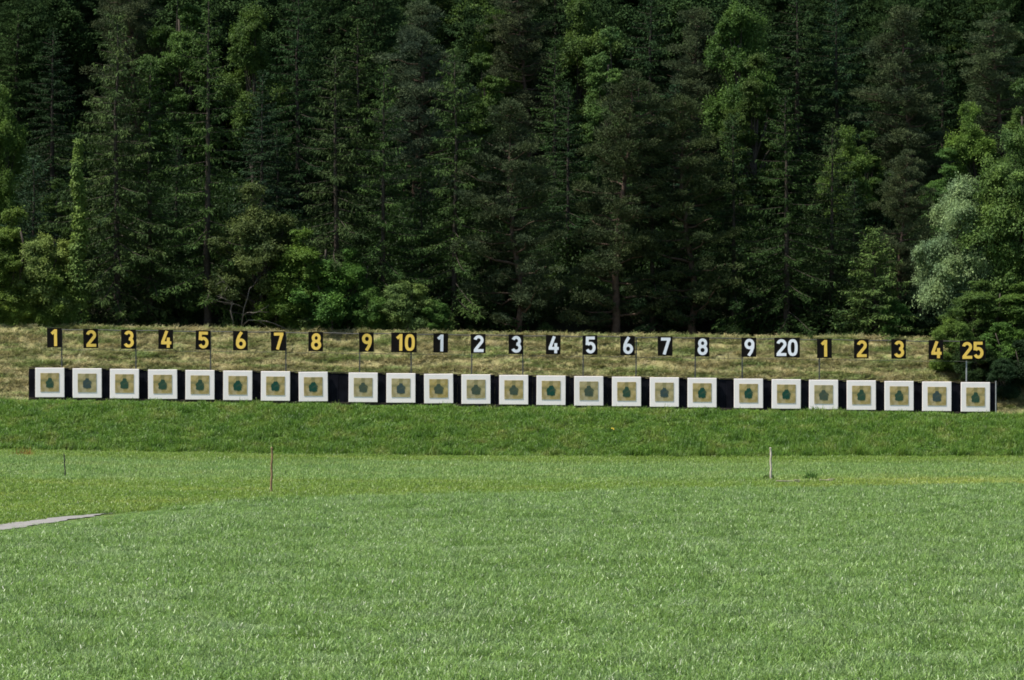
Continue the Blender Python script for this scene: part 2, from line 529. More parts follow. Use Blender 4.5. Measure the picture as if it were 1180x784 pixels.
M_BLACK = plain('black_panel_paint', (.007, .007, .010), .9, .04, .5, 1.4)
M_DARKPLANK = plain('dark_plank', (.035, .028, .022), .9, .1, .4, 3)
M_WHITE = plain('white_target_board', (.88, .80, .755), .65, .25, .035, 2)
M_SIGN = plain('black_sign_paint', (.008, .007, .006), .85, .06, .3, 3)
M_YEL = plain('yellow_numeral_paint', (.86, .565, .10), .55, .3, .08, 4)
M_WHT = plain('white_numeral_paint', (.78, .79, .82), .55, .3, .05, 4)
M_METAL = plain('dark_post_metal', (.055, .055, .05), .55, .5, .3, 5)
M_PALEMETAL = plain('galvanised_post', (.30, .31, .30), .5, .5, .2, 5)
M_WIRE = plain('wire_metal', (.05, .048, .045), .6, .4, .2, 5)


def paper_mat(name, base, dark):
    k = NT(name)
    n = k.noise(3.2, 3, coord='obj'); n2 = k.noise(1.6, 2, coord='obj')
    c = k.mix(k.ramp(n, [(.42, (0, 0, 0)), (.58, (1, 1, 1))]), dark, base)
    c = k.mix(k.ramp(n2, [(.5, (0, 0, 0)), (.72, (.55, .55, .55))]), c, (.34, .31, .24))
    # faint olive cross behind the silhouette, printed on the paper
    tc = k.n('ShaderNodeSeparateXYZ'); k.l(k.n('ShaderNodeTexCoord').outputs['Object'], tc.inputs[0])
    ax = k.math('ABSOLUTE', tc.outputs['X']); az = k.math('ABSOLUTE', k.math('SUBTRACT', tc.outputs['Z'], .12))
    band = k.math('MAXIMUM', k.math('LESS_THAN', az, .07), k.math('MULTIPLY', k.math('LESS_THAN', ax, .10), k.math('GREATER_THAN', tc.outputs['Z'], .1)))
    c = k.mix(k.math('MULTIPLY', band, .5), c, (.17, .17, .08))
    return k.finish(c, .85, .1)


PAPERS = [paper_mat('ochre_target_paper', (.46, .35, .15), (.31, .24, .09)),
          paper_mat('pale_target_paper', (.43, .355, .18), (.31, .255, .12)),
          paper_mat('yellow_target_paper', (.46, .35, .13), (.32, .24, .08))]
SILS = [sil_mat('green_silhouette', (.035, .080, .050)), sil_mat('teal_silhouette', (.014, .070, .048)), sil_mat('grey_silhouette', (.065, .090, .062)), sil_mat('blue_grey_silhouette', (.05, .078, .076))]

TX = [57.5, 100.5, 143.5, 187.5, 230.5, 274, 317.5, 361, 418.5, 462, 505.5, 548.5, 592, 635, 678.5, 722, 765.5, 809, 862.5, 906, 949, 992.5, 1036, 1079.5, 1124]
SX = [63.2, 105, 148.5, 191.5, 234.5, 277.5, 321.2, 364.3, 422.8, 465.5, 508.3, 551.5, 595, 638, 680.5, 723.7, 767, 809.5, 863.5, 907, 950.5, 993, 1036, 1079, 1121]
TXT = [str(i) for i in range(1, 11)] + [str(i) for i in range(1, 10)] + ['20', '1', '2', '3', '4', '25']
YW = 198.9                                             # front of the black wall


def sign_phrase(i):
    t = TXT[i]
    if 10 <= i <= 19: return 'white %s' % t
    if i in (0, 1, 2, 3): return 'left-hand yellow %s' % t
    if i in (20, 21, 22, 23): return 'right-hand yellow %s' % t
    return 'yellow %s' % t


def ttop(px): return 424.2 + .0156 * (px - 57.5)
def stop(px): return 378.6 + .0134 * (px - 63)


PXM = YW / F

# black wall: one thing, a panel behind every target and at the two wide gaps
wl = at(590, 466.5, YW + .05)
wall = thing('backing_wall', 'long low black panel wall standing behind all twenty-five targets', 'wall', wl)
edges = [33] + [(TX[i] + TX[i + 1]) / 2 for i in range(24)] + [1149]
ed2 = []
for i, e in enumerate(edges):
    if i == 8: ed2 += [381.5, 390, 399]
    elif i == 18: ed2 += [829, 837, 844]
    else: ed2.append(e)
pan0 = None
for a, b in zip(ed2[:-1], ed2[1:]):
    mb = MB()
    c = (a + b) / 2
    tz, bz = at(c, ttop(c) + .8, YW).z, at(c, ttop(c) + 36.5, YW).z
    p = at(c, 0, YW)
    w = (b - a) * PXM - .002
    mb.box((p.x - wl.x, random.uniform(-.008, .008), (tz + bz) / 2 - wl.z), (w, .07, tz - bz), bev=.008)
    obj('panel', mb.mesh('panel'), M_BLACK, wall)
for (a, b) in ((33, 381), (381, 829), (829, 1149)):
    mb = MB()
    A, B = at(a, ttop(a) + 36.2, YW), at(b, ttop(b) + 36.2, YW)
    sl = math.atan2(B.z - A.z, B.x - A.x)
    mb.box(((A.x + B.x) / 2 - wl.x, -.10, (A.z + B.z) / 2 - wl.z - .02), (B.x - A.x - .02, .09, .24), ry=-sl, bev=.01)
    obj('base_plank', mb.mesh('base_plank'), M_DARKPLANK, wall)
    mb = MB()
    A, B = at(a, ttop(a) + .1, YW), at(b, ttop(b) + .1, YW)
    mb.box(((A.x + B.x) / 2 - wl.x, .02, (A.z + B.z) / 2 - wl.z), (B.x - A.x - .02, .16, .05), ry=-sl, bev=.008)
    obj('top_rail', mb.mesh('top_rail'), M_DARKPLANK, wall)

# targets
SILV = [0, 3, 0, 0, 0, 1, 1, 1, 2, 3, 2, 2, 2, 1, 2, 0, 3, 1, 1, 1, 2, 0, 0, 3, 0]
PAPV = [0, 1, 0, 0, 0, 0, 0, 0, 1, 1, 2, 1, 0, 0, 1, 0, 1, 0, 0, 0, 1, 0, 0, 0, 0]
SNAME = ['dark green', 'teal green', 'faded grey-green', 'blue-grey']
PNAME = ['ochre', 'pale tan', 'bright yellow-ochre']
mb = MB(); mb.box((0, 0, 0), (1.61, .09, 1.63), bev=.012)
ME_BOARD = mb.mesh('board')
mb = MB(); mb.box((0, -.053, .01), (1.04, .008, 1.04), bev=.002)
ME_PAPER = [mb.mesh('paper') for _ in PAPERS]
def sil_mesh(w):
    # house-shaped silhouette: broad shoulders and a small head, 6 mm thick
    o = [(-.19, -.25), (-.235, .07), (-.13, .16), (-.06, .27), (.06, .27), (.13, .16), (.235, .07), (.19, -.25), (0, -.26)]
    o = [(x * w, z) for x, z in o]
    rr = random.Random(int(w * 1000)); fine = []
    for i in range(len(o)):
        a, b = o[i], o[(i + 1) % len(o)]; L = max(1, int(math.dist(a, b) / .05))
        for q in range(L):
            fine.append((a[0] + (b[0] - a[0]) * q / L + rr.uniform(-.022, .022), a[1] + (b[1] - a[1]) * q / L + rr.uniform(-.022, .022)))
    o = fine
    n = len(o)
    V = [(x, -.064, z) for x, z in o] + [(x, -.055, z) for x, z in o] + [(0, -.064, -.02)]
    T = [[i, (i + 1) % n, 2 * n] for i in range(n)]
    Q = [[i, i + n, (i + 1) % n + n, (i + 1) % n] for i in range(n)]
    m = MB(); m.add(V, Q, T); return m.mesh('silhouette')
ME_SIL = [sil_mesh(1.0 + .011 * q) for q in range(len(SILS))]
for i, px in enumerate(TX):
    cz = ttop(px) + 16.8
    p = at(px, cz, YW - .10)
    t = thing('shooting_target', 'white-bordered target, %s silhouette on %s paper, below the %s sign' % (SNAME[SILV[i]], PNAME[PAPV[i]], sign_phrase(i)),
              'target', p, 'shooting targets along the black wall')
    t.rotation_euler = (random.uniform(-.01, .01), random.gauss(0, .004), random.uniform(-.01, .01))
    obj('board', ME_BOARD, M_WHITE, t)
    obj('paper', ME_PAPER[PAPV[i]], PAPERS[PAPV[i]], t)
    s = obj('silhouette', ME_SIL[SILV[i]], SILS[SILV[i]], t)
    s.scale = (random.uniform(1.0, 1.1), 1, random.uniform(.98, 1.08))
    s.location.z = random.uniform(-.03, .01)


# numerals
def ell(cx, cz, rx, rz, a0, a1, n=18):
    return [(cx + rx * math.cos(math.radians(a0 + (a1 - a0) * i / n)), cz + rz * math.sin(math.radians(a0 + (a1 - a0) * i / n))) for i in range(n + 1)]


def strokes(d):
    T = .4125
    if d == '0':
        pts = []
        for i in range(28):
            a = 2 * math.pi * i / 28
            c, s = math.cos(a), math.sin(a)
            pts.append((.205 * math.copysign(abs(c) ** .75, c), T * math.copysign(abs(s) ** .75, s)))
        return [(pts, True)]
    if d == '1': return [([(.04, .5), (.04, -.5)], False), ([(-.185, .235), (.0, .41)], False)]
    if d == '2': return [(ell(0, .205, .205, .2075, 170, -30) + [(-.2, -.36)], False), ([(-.29, -T), (.29, -T)], False)]
    if d == '3': return [(ell(-.01, .2075, .19, .205, 160, -80), False), (ell(-.01, -.1975, .215, .215, 88, -160), False)]
    if d == '4': return [([(.03, .5), (-.215, -.17)], False), ([(-.30, -.21), (.30, -.21)], False), ([(.12, .10), (.12, -.5)], False)]
    if d == '5': return [([(.25, T), (-.19, T)], False), ([(-.185, .5), (-.205, -.0)], False), (ell(-.01, -.155, .215, .2575, 140, -155), False)]
    if d in '69':
        a = [(ell(0, -.19, .205, .2225, 0, 345, 24), True), ([(-.205, -.17), (-.19, .03), (-.11, .25), (.05, .5)], False)]
        return a if d == '6' else [([(-x, -z) for x, z in p], c) for p, c in a]
    if d == '7': return [([(-.28, T), (.28, T)], False), ([(.19, .40), (-.09, -.5)], False)]
    if d == '8': return [(ell(0, .21, .18, .2, 0, 345, 24), True), (ell(0, -.195, .21, .2175, 0, 345, 24), True)]


def numeral_mesh(d, sc):
    mb = MB()
    W = .175 / 2
    for si, (pts, closed) in enumerate(strokes(d)):
        P = np.array(pts); n = len(P)
        L, R = [], []
        for i in range(n):
            a = P[i] - P[i - 1] if (i > 0 or closed) else None
            b = P[(i + 1) % n] - P[i] if (i < n - 1 or closed) else None
            if a is None: a = b
            if b is None: b = a
            a, b = a / np.linalg.norm(a), b / np.linalg.norm(b)
            na, nb_ = np.array([-a[1], a[0]]), np.array([-b[1], b[0]])
            m = na + nb_; m /= np.linalg.norm(m)
            k = W / max(.35, m @ na)
            L.append(P[i] + m * k); R.append(P[i] - m * k)
        y0, y1 = -.012 - .002 * si, -.0005
        V = [(x * sc, y0, z * sc) for x, z in L] + [(x * sc, y0, z * sc) for x, z in R] + [(x * sc, y1, z * sc) for x, z in L] + [(x * sc, y1, z * sc) for x, z in R]
        Q = []
        for i in range(n if closed else n - 1):
            j = (i + 1) % n
            Q += [[i, n + i, n + j, j], [i, j, 2 * n + j, 2 * n + i], [n + i, 3 * n + i, 3 * n + j, n + j]]
        if not closed:
            Q += [[0, 2 * n, 3 * n, n], [n - 1, 2 * n - 1, 4 * n - 1, 3 * n - 1]]
        mb.add(V, Q)
    return mb.mesh('numeral_' + d)


YS2 = 200.15
PM2 = YS2 / F
NUM = {}
def board_mesh(w, h):
    m = MB(); m.box((0, 0, 0), (w, .03, h), bev=.006); return m.mesh('board')
SB1, SB2 = board_mesh(17 * PM2, 22.3 * PM2), board_mesh(29.5 * PM2, 22.8 * PM2)
for i, px in enumerate(SX):
    t = TXT[i]; white = 10 <= i <= 19
    bx = px - (.5 if len(t) == 1 else 0)
    p = at(bx, stop(px) + 11 + random.uniform(-.25, .25), YS2)
    where = '' 
    if i < 4: where = ', in the left half of the row'
    if 20 <= i <= 23: where = ', near the right end of the row'
    lab = 'black %s sign with a %s numeral %s%s' % ('wide' if len(t) > 1 else 'narrow', 'white' if white else 'yellow', t, where)
    th = thing('number_sign', lab, 'sign', p, 'numbered signs above the targets')
    th.rotation_euler = (random.uniform(-.03, .03), random.gauss(0, .008), random.uniform(-.03, .03))
    obj('board', SB1 if len(t) == 1 else SB2, M_SIGN, th)
    off = [0] if len(t) == 1 else ([-.21, .33] if t == '10' else [-.315, .315])
    for ch, ox in zip(t, off):
        key = (ch, white)
        if key not in NUM: NUM[key] = numeral_mesh(ch, 19.4 * PM2)
        q = obj('numeral', NUM[key], M_WHT if white else M_YEL, th)
        q.location = (ox + (.03 if len(t) == 1 else 0), -.0155, 0)

# posts carrying the signs, and the two wires
POSTS = [(71.3, 0, 'right edge of'), (157, 2, 'right edge of'), (243, 4, 'right edge of'), (329.5, 6, 'right edge of'), (414, 8, 'left edge of'), (474, 9, 'right half of'),
         (543, 11, 'left edge of'), (603, 12, 'right edge of'), (672, 14, 'left edge of'), (732.5, 15, 'right edge of'), (800.5, 17, 'left edge of'), (855.5, 18, 'left edge of'), (944, 20, 'left edge of'), (1113.5, 24, 'underside of')]
for px, si, wh in POSTS:
    a = at(px, stop(px) + 1, YS2 + .07)
    zb = float(terr(a.x, a.y)) - .3
    mb = MB()
    w = 1.4 * PM2
    mb.box((0, 0, (a.z - zb) / 2), (w, .05, a.z - zb), bev=.008)
    mb.box((0, -.03, a.z - zb - .3), (w * 1.6, .02, .08), bev=.004)
    mb.box((0, -.03, a.z - zb - .95), (w * 1.6, .02, .08), bev=.004)
    o = obj('sign_post', mb.mesh('sign_post'), M_PALEMETAL if si == 24 else M_METAL)
    o.location = (a.x, a.y, zb); o.rotation_euler = (0, random.gauss(0, .006), 0)
    tag(o, '%s thin metal post at the %s the %s sign' % ('pale' if si == 24 else 'dark', wh, sign_phrase(si)), 'post', 'posts carrying the number signs')


def wire(name, dy, r, px0, px1, label, y):
    pts = []
    for k in range(0, 61):
        px = px0 + (px1 - px0) * k / 60
        pts.append(tuple(at(px, stop(px) + dy + .35 * math.sin(k * 1.7), y)))
    mb = MB(); mb.tube(pts, r, 5)
    tag(obj(name, mb.mesh(name), M_WIRE), label, 'wire')


wire('sign_wire', 1.2, .028, 66, 1125, 'dark upper wire running along the top edges of the number signs', YS2 + .16)
wire('sign_wire', 24.2, .012, 66, 1125, 'thin lower wire running just beneath the number signs', YS2 + .16)

# end post at the right of the wall
mb = MB()
a = at(1147.5, 440, YW - .1); zb = float(terr(a.x, a.y)) - .1
mb.box((0, 0, (a.z - zb) / 2), (.05, .05, a.z - zb), bev=.006); mb.box((0, 0, a.z - zb + .01), (.07, .07, .03), bev=.006)
o = obj('end_post', mb.mesh('end_post'), M_PALEMETAL); o.location = (a.x, a.y, zb)
tag(o, 'thin pale post closing the right end of the black wall', 'post')


# stakes in the mown strip
def stake(px, ptop, pbot, Y, r, lean, mat, label, knob=False):
    b = at(px, pbot, Y); b.z = float(terr(b.x, b.y))
    hgt = (pbot - ptop) / F * Y
    mb = MB()
    n = 9
    pts = [(lean * (k / n) * hgt + .012 * math.sin(k * 1.9), .008 * math.cos(k * 2.3), -.15 + (hgt + .15) * k / n) for k in range(n + 1)]
    rad = [r * (1 - .25 * k / n) * (1 + .07 * math.sin(k * 2.7)) for k in range(n + 1)]
    mb.tube(pts, rad, 8)
    if knob: mb.tube([(pts[-1][0], 0, hgt - .01), (pts[-1][0], 0, hgt + .03)], [r * .95, r * .6], 8)
    o = obj('stake', mb.mesh('stake'), mat)
    o.location = b
    tag(o, label, 'stake', 'stakes in the mown strip')
    return b


M_STAKE1 = plain('weathered_brown_stake', (.20, .125, .07), .85, .15, .3, 7)
M_STAKE2 = plain('pale_grey_stake', (.42, .37, .30), .85, .15, .25, 7)
M_LATH = plain('weathered_lath', (.27, .24, .17), .9, .1, .3, 7)
M_STAKE3 = plain('dark_steel_stake', (.03, .032, .02), .6, .4, .3, 7)
stake(75.8, 520, 549.5, 149, .034, -.07, M_STAKE3, 'thin dark leaning metal stake near the left edge of the strip')
stake(312.5, 517, 570, 131.2, .045, .02, M_STAKE1, 'tall brown wooden stake below the yellow 7 target', True)
sb = stake(888.5, 513, 551.5, 147, .05, -.01, M_STAKE2, 'pale weathered wooden stake in the right half of the strip', True)
# broken laths on the ground beside the pale stake
for (px, py, L, rz, lab) in ((908, 555.5, .95, .12, 'longer pale lath lying beside the pale stake'), (952, 554.5, .55, -.1, 'shorter pale lath lying right of the weed tuft')):
    Y = 22270 / (py - 400)
    p = at(px, py, Y)
    mb = MB(); mb.box((0, 0, 0), (L, .09, .05), rz=rz, ry=.03, bev=.01)
    mb.box((L * .38, .03, .045), (.28, .07, .03), rz=rz + .5, bev=.006)
    o = obj('lath', mb.mesh('lath'), M_LATH); o.location = (p.x, Y, float(terr(p.x, Y)) + .14)
    tag(o, lab, 'lath', 'laths lying on the strip')


def weed(px, py, L, n, label, colr, name='weed_tuft', orange=False):
    Y = 22270 / (py - 400)
    p = at(px, py, Y)
    r = np.random.default_rng(int(px))
    az = r.uniform(0, 6.28, n); el = r.uniform(.3, 1.4, n)
    D = np.stack([np.cos(az) * np.cos(el), np.sin(az) * np.cos(el), np.sin(el)], 1)
    P = np.stack([r.normal(0, L * .35, n), r.normal(0, L * .3, n), r.uniform(-.02, L * .35, n)], 1)
    V, Q = diamonds(P, D, r.normal(0, 1, (n, 3)), r.uniform(.4, 1.0, n) * L, .05 if not orange else .035)
    o = obj(name, mesh_np(name, V, [Q]), M_LEAF)
    o.location = (p.x, Y, float(terr(p.x, Y))); o.color = (*colr, 1)
    tag(o, label, 'weed')


weed(887, 551, .28, 160, 'dark weed tuft growing round the foot of the pale stake', (.07, .12, .03))
weed(934, 551.5, .38, 200, 'dark green weed clump a little right of the pale stake', (.085, .17, .038))
weed(29, 526, .62, 90, 'tuft of rusty orange dry stalks at the far left of the strip', (.22, .145, .035), 'dry_stalks', True)

def flower(px, py, label):
    Y = 190.5 if py < 516 else 22270 / (py - 400)
    p = at(px, py, Y)
    if py < 516:      # on the bank: walk up the slope until the row matches
        for q in np.linspace(188.2, 197, 200):
            xx = (px - 590) / F * q
            if 400 + (H - float(terr(xx, q))) / q * F <= py + 3: p = Vector((xx, q, 0)); break
    z = float(terr(p.x, p.y)); m = MB()
    for k in range(4):
        a = Vector((random.uniform(-.13, .13), random.uniform(-.08, .08), random.uniform(.28, .40)))
        m.tube([(a.x * .6, a.y * .6, 0), (a.x, a.y, a.z)], .006, 5)
    st = m.mesh('stem'); m2 = MB()
    r = random.Random(int(px))
    for k in range(4):
        c = (r.uniform(-.14, .14), r.uniform(-.1, .1), r.uniform(.32, .42))
        m2.tube([(c[0], c[1], c[2]), (c[0], c[1] - .01, c[2] + .015), (c[0], c[1] - .015, c[2] + .02)], [.012, .028, .01], 9)
    o = thing('yellow_flower', label, 'flower', (p.x, p.y, z))
    c = obj('stem', st, M_LEAF, o); c.color = (.06, .11, .03, 1)
    obj('blossom', m2.mesh('blossom'), M_FLOWER, o)


M_FLOWER = plain('yellow_petals', (.62, .42, .03), .7, .2, .2, 8)
flower(705.5, 500, 'small yellow flower clump on the green bank under the white 5 and 6 signs')


# ------------------------------------------------------------------ trees
TREES = {}


def trunk_pts(H, r0, wob, seed, n=12, top=1.0):
    r = np.random.default_rng(seed)
    z = np.linspace(-.4, H * top, n)
    ox = np.cumsum(r.normal(0, wob, n)); oy = np.cumsum(r.normal(0, wob, n))
    ox -= ox[0]; oy -= oy[0]
    t = np.clip(z / H, 0, 1)
    rad = r0 * (1 - t) ** .85 + .02
    rad[0] *= 1.35
    return np.stack([ox, oy, z], 1), rad


def spruce(key, seed, Ht, R, clear, droop, nb, gapp=.1, dense=1.0, narrow=.82, el=.24, ew=.055):
    r = np.random.default_rng(seed)
    tp, tr = trunk_pts(Ht, Ht * .0095, .03, seed, 12, .965)
    tr = np.maximum(.012, tr - .012)
    tm = MB(); tm.tube(tp, tr, 8)
    VV, QQ, n0 = [], [], 0
    for i in range(nb):
        t = clear + (1 - clear) * (i + r.uniform(0, 1)) / nb
        t = min(t, .985)
        q = (1 - t)
        rr = R * min(1.0, q * 1.12) ** narrow * r.uniform(.74, 1.15) * (.7 + .3 * min(1, (t - clear) / .18 + .25)) + .22
        if r.uniform() < gapp: rr *= .55
        az = i * 2.399 + r.uniform(-.5, .5)
        d = np.array([math.cos(az), math.sin(az), 0]); sd = np.array([-d[1], d[0], 0])
        base = np.array([np.interp(t * Ht, tp[:, 2], tp[:, 0]), np.interp(t * Ht, tp[:, 2], tp[:, 1]), t * Ht])
        a = -.10 - .35 * droop + (.65 + .35 * droop) * t ** 1.4 + r.uniform(-.12, .12)
        b, c = -.45 * droop, .38 * droop
        n = max(3, int(rr / .19 * dense))
        s = np.linspace(.15, 1, n) + r.uniform(-.03, .03, n)
        zz = rr * (a * s + b * s ** 2 + c * s ** 3)
        bend = r.uniform(-.25, .25)
        P = base + np.outer(rr * s, d) + np.outer(rr * bend * s ** 2, sd); P[:, 2] += zz
        if rr > .6:
            k = np.linspace(0, n - 1, min(n, 5)).astype(int)
            tm.tube(np.concatenate([base[None], P[k]]), np.linspace(.014 + .008 * rr, .006, len(k) + 1), 4, False)
        tws = []
        for sg in (-1, 1, 0, 0):
            m = n
            if sg == 0:   # hanging comb twigs
                lt = r.uniform(.12, .62, m) * (.25 + .75 * droop) * (.4 + .6 * min(1, rr / 1.6)) * (1 - .35 * s)
                dv = np.stack([r.normal(0, .22, m), r.normal(0, .22, m), -np.ones(m)], 1) + np.outer(np.ones(m) * .25, d)
                off = r.uniform(-.5, .5, m)[:, None] * sd * (.10 + .22 * rr / R)
            else:
                lt = (.16 + .62 * rr / R) * (1.05 - .65 * s) * r.uniform(.55, 1.25, m)
                dv = d * .62 + sd * sg * .8 + np.outer(r.uniform(-.75, .05, m) * (.3 + .7 * droop), [0, 0, 1]) + r.normal(0, .14, (m, 3))
                off = 0
            tws.append((P + off, nrm(dv), lt))
        P0 = np.concatenate([w[0] for w in tws]); D0 = np.concatenate([w[1] for w in tws]); L0 = np.concatenate([w[2] for w in tws])
        me_ = np.maximum(1, np.round(L0 / .05)).astype(int)
        idx = np.repeat(np.arange(len(P0)), me_)
        u = r.uniform(0, 1, len(idx))
        Pd = P0[idx] + D0[idx] * (L0[idx] * u)[:, None] + r.normal(0, .025, (len(idx), 3))
        Dd = D0[idx] + r.normal(0, .24, (len(idx), 3)); Dd[:, 2] -= .06
        Nn = r.normal(0, .55, (len(idx), 3)) + np.array([0, 0, 1.0])
        V, Q = diamonds(Pd, Dd, Nn, r.uniform(.55, 1.25, len(idx)) * el, r.uniform(.6, 1.3, len(idx)) * ew)
        VV.append(V); QQ.append(Q + n0); n0 += len(V)
    # leader
    TREES[key] = (Ht, tm.mesh('trunk', True), mesh_np('crown', np.concatenate(VV), [np.concatenate(QQ)]), M_BARK, M_CONIFER)


def pine(key, seed, Ht, R, clear, nbr):
    r = np.random.default_rng(seed)
    tp, tr = trunk_pts(Ht, Ht * .014, .12, seed)
    tm = MB(); tm.tube(tp, tr, 8)
    Ps, Ds, Ns = [], [], []
    for i in range(nbr):
        t = clear + (1 - clear) * ((i + r.uniform(0, 1)) / nbr) ** .9
        env = math.sin(min(1, (1 - t) / .55) * math.pi / 2) ** .8
        rr = R * env * r.uniform(.5, 1.1) + .3
        az = i * 2.399 + r.uniform(-.7, .7)
        d = np.array([math.cos(az), math.sin(az), 0])
        base = np.array([np.interp(t * Ht, tp[:, 2], tp[:, 0]), np.interp(t * Ht, tp[:, 2], tp[:, 1]), t * Ht])
        lift = r.uniform(-.15, .35)
        k = 6
        s = np.linspace(0, 1, k)
        br = base + np.outer(rr * s, d); br[:, 2] += rr * (lift * s - .15 * s + .25 * s ** 2); br[1:] += r.normal(0, .07, (k - 1, 3))
        tm.tube(br, np.linspace(.035 + .02 * rr, .015, k), 5, False)
        nc = max(3, int(rr * 3.0))
        for j in range(nc):
            ss = r.uniform(.35, 1.05)
            c = np.array([np.interp(ss, s, br[:, q]) for q in range(3)]) + r.normal(0, 1, 3) * np.array([.32, .32, .14]) * (.5 + .3 * rr)
            c[2] += .1
            m = r.integers(150, 230)
            rad = r.uniform(.28, .55)
            v = nrm(r.normal(0, 1, (m, 3)) * np.array([1, 1, .75]) + np.array([0, 0, .35]))
            Ps.append(c + v * (rad * r.uniform(.25, 1, m) ** .6)[:, None] * np.array([1.25, 1.25, .6]))
            Ds.append(v + r.normal(0, .5, (m, 3)) + np.array([0, 0, .45])); Ns.append(r.normal(0, 1, (m, 3)))
    P, D, N = np.concatenate(Ps), np.concatenate(Ds), np.concatenate(Ns)
    V, Q = diamonds(P, D, N, r.uniform(.13, .24, len(P)), r.uniform(.03, .055, len(P)))
    TREES[key] = (Ht, tm.mesh('trunk', True), mesh_np('crown', V, [Q]), M_PINEBARK, M_PINE)


def broadleaf(key, seed, Ht, R, low, nlobe, ncl, nl, L, W, mat=None, bark=None, droop=0.0, lobe_r=.38, flat=.75, multi=1, spread=.5):
    r = np.random.default_rng(seed)
    tm = MB()
    base_z = low * Ht
    cz, hz = (base_z + Ht) / 2, (Ht - base_z) / 2
    lobes = []
    for i in range(nlobe):
        v = nrm(r.normal(0, 1, 3)); q = r.uniform(.25, 1) ** .6
        lr = lobe_r * R * r.uniform(.6, 1.25)
        c = np.array([v[0] * q * (R - lr * .7), v[1] * q * (R - lr * .7), cz + v[2] * q * max(.2, hz - lr * .6)])
        # narrower towards the top
        tt = (c[2] - base_z) / (Ht - base_z)
        c[:2] *= 1.05 - .45 * max(0, tt - .4)
        lobes.append((c, lr))
    lobes.append((np.array([0, 0, Ht - lobe_r * R * .9]), lobe_r * R * .9))
    for k in range(multi):
        tp, tr = trunk_pts(Ht, Ht * .016 / math.sqrt(multi), .10, seed + k, 10, .8)
        if multi > 1: tp[:, 0] += r.normal(0, .25) + np.linspace(0, r.normal(0, .35), 10); tp[:, 1] += r.normal(0, .25) + np.linspace(0, r.normal(0, .35), 10)
        tm.tube(tp, tr, 8)
    for c, lr in lobes:
        z0 = max(.3, min(c[2] * .6, Ht * .7))
        b = np.array([np.interp(z0, tp[:, 2], tp[:, 0]), np.interp(z0, tp[:, 2], tp[:, 1]), z0])
        mid = (b + c) / 2 + r.normal(0, .15, 3); mid[2] += .1 * lr
        tm.tube([b, mid, c], [.012 + .005 * Ht, .008 + .003 * Ht, .012], 5, False)
    Ps, Ds, Ns = [], [], []
    for c, lr in lobes:
        for j in range(ncl):
            v = nrm(r.normal(0, 1, 3) + np.array([0, 0, .25]))
            cc = c + v * lr * r.uniform(.45, 1.08) * np.array([1, 1, .85])
            if cc[2] < .15: cc[2] = .15 + r.uniform(0, .4)
            m = int(nl * r.uniform(.5, 1.4))
            sg = lr * r.uniform(.14, .30)
            x = r.normal(0, 1, (m, 3)) * np.array([1, 1, flat]) * sg
            x[:, 2] -= droop * np.abs(x[:, 0]) * .8
            Ps.append(cc + x)
            Ds.append(r.normal(0, 1, (m, 3)) + v * .4 + np.array([0, 0, -.35 - droop]))
            Ns.append(r.normal(0, spread, (m, 3)) + np.array([0, 0, .9]) + v * .6)
    P, D, N = np.concatenate(Ps), np.concatenate(Ds), np.concatenate(Ns)
    V, Q = diamonds(P, D, N, r.uniform(.6, 1.3, len(P)) * L, r.uniform(.6, 1.3, len(P)) * W)
    TREES[key] = (Ht, tm.mesh('trunk', True), mesh_np('crown', V, [Q]), bark or M_BARK, mat or M_LEAF)


def ivy_column(key, seed, Ht):
    r = np.random.default_rng(seed)
    tp, tr = trunk_pts(Ht, .12, .10, seed, 14)
    tm = MB(); tm.tube(tp, tr, 7)
    n = 9000
    t = r.uniform(0, 1, n) ** .85
    a0 = r.uniform(0, 6.28, n)
    wob = .50 * (1 - t) ** .7 + .16
    wob *= .5 + .75 * np.abs(np.sin(t * 23 + np.sin(t * 71) + .6 * np.sin(a0))) * r.uniform(.5, 1, n)
    a = a0; q = np.sqrt(r.uniform(.1, 1, n)) * wob
    P = np.stack([np.interp(t * Ht, tp[:, 2], tp[:, 0]) + q * np.cos(a), np.interp(t * Ht, tp[:, 2], tp[:, 1]) + q * np.sin(a), t * Ht], 1)
    o = np.stack([np.cos(a), np.sin(a), np.zeros(n)], 1)
    V, Q = diamonds(P, o * .6 + r.normal(0, .5, (n, 3)) + np.array([0, 0, -.7]), o + r.normal(0, .4, (n, 3)) + np.array([0, 0, .6]), r.uniform(.1, .2, n), r.uniform(.07, .14, n))
    TREES[key] = (Ht, tm.mesh('trunk', True), mesh_np('crown', V, [Q]), M_BARK, M_LEAF)


spruce('S0', 1, 18, 3.1, .03, .72, 120, .2, 1.0)
spruce('S1', 2, 20, 3.0, .10, .72, 105, .22, .95)
spruce('S2', 3, 18, 3.7, .03, .88, 118, .22, 1.0)
spruce('S4', 8, 17, 2.8, .03, .5, 120, .15, 1.0, .85)
spruce('S3', 4, 9, 1.8, .02, .25, 95, .1, 1.1, .9, .2, .05)
spruce('F0', 5, 8, 2.7, .02, .55, 95, .1, 1.15, .7, .22, .07)
pine('P0', 6, 16, 3.1, .04, 74)
pine('P1', 7, 17, 2.9, .06, 70)
broadleaf('B0', 21, 15, 3.6, .2, 34, 22, 115, .18, .11, lobe_r=.30)
broadleaf('B1', 22, 13, 3.2, .1, 32, 22, 110, .17, .11, lobe_r=.30)
broadleaf('B3', 30, 10, 3.1, .02, 44, 22, 110, .15, .09, lobe_r=.28, droop=.2, flat=.6)
broadleaf('B2', 23, 14, 3.0, .06, 36, 22, 100, .18, .10, flat=.4, lobe_r=.28)
broadleaf('W0', 24, 8, 2.4, .06, 34, 30, 170, .14, .052, M_WILLOW, None, .5, .36)
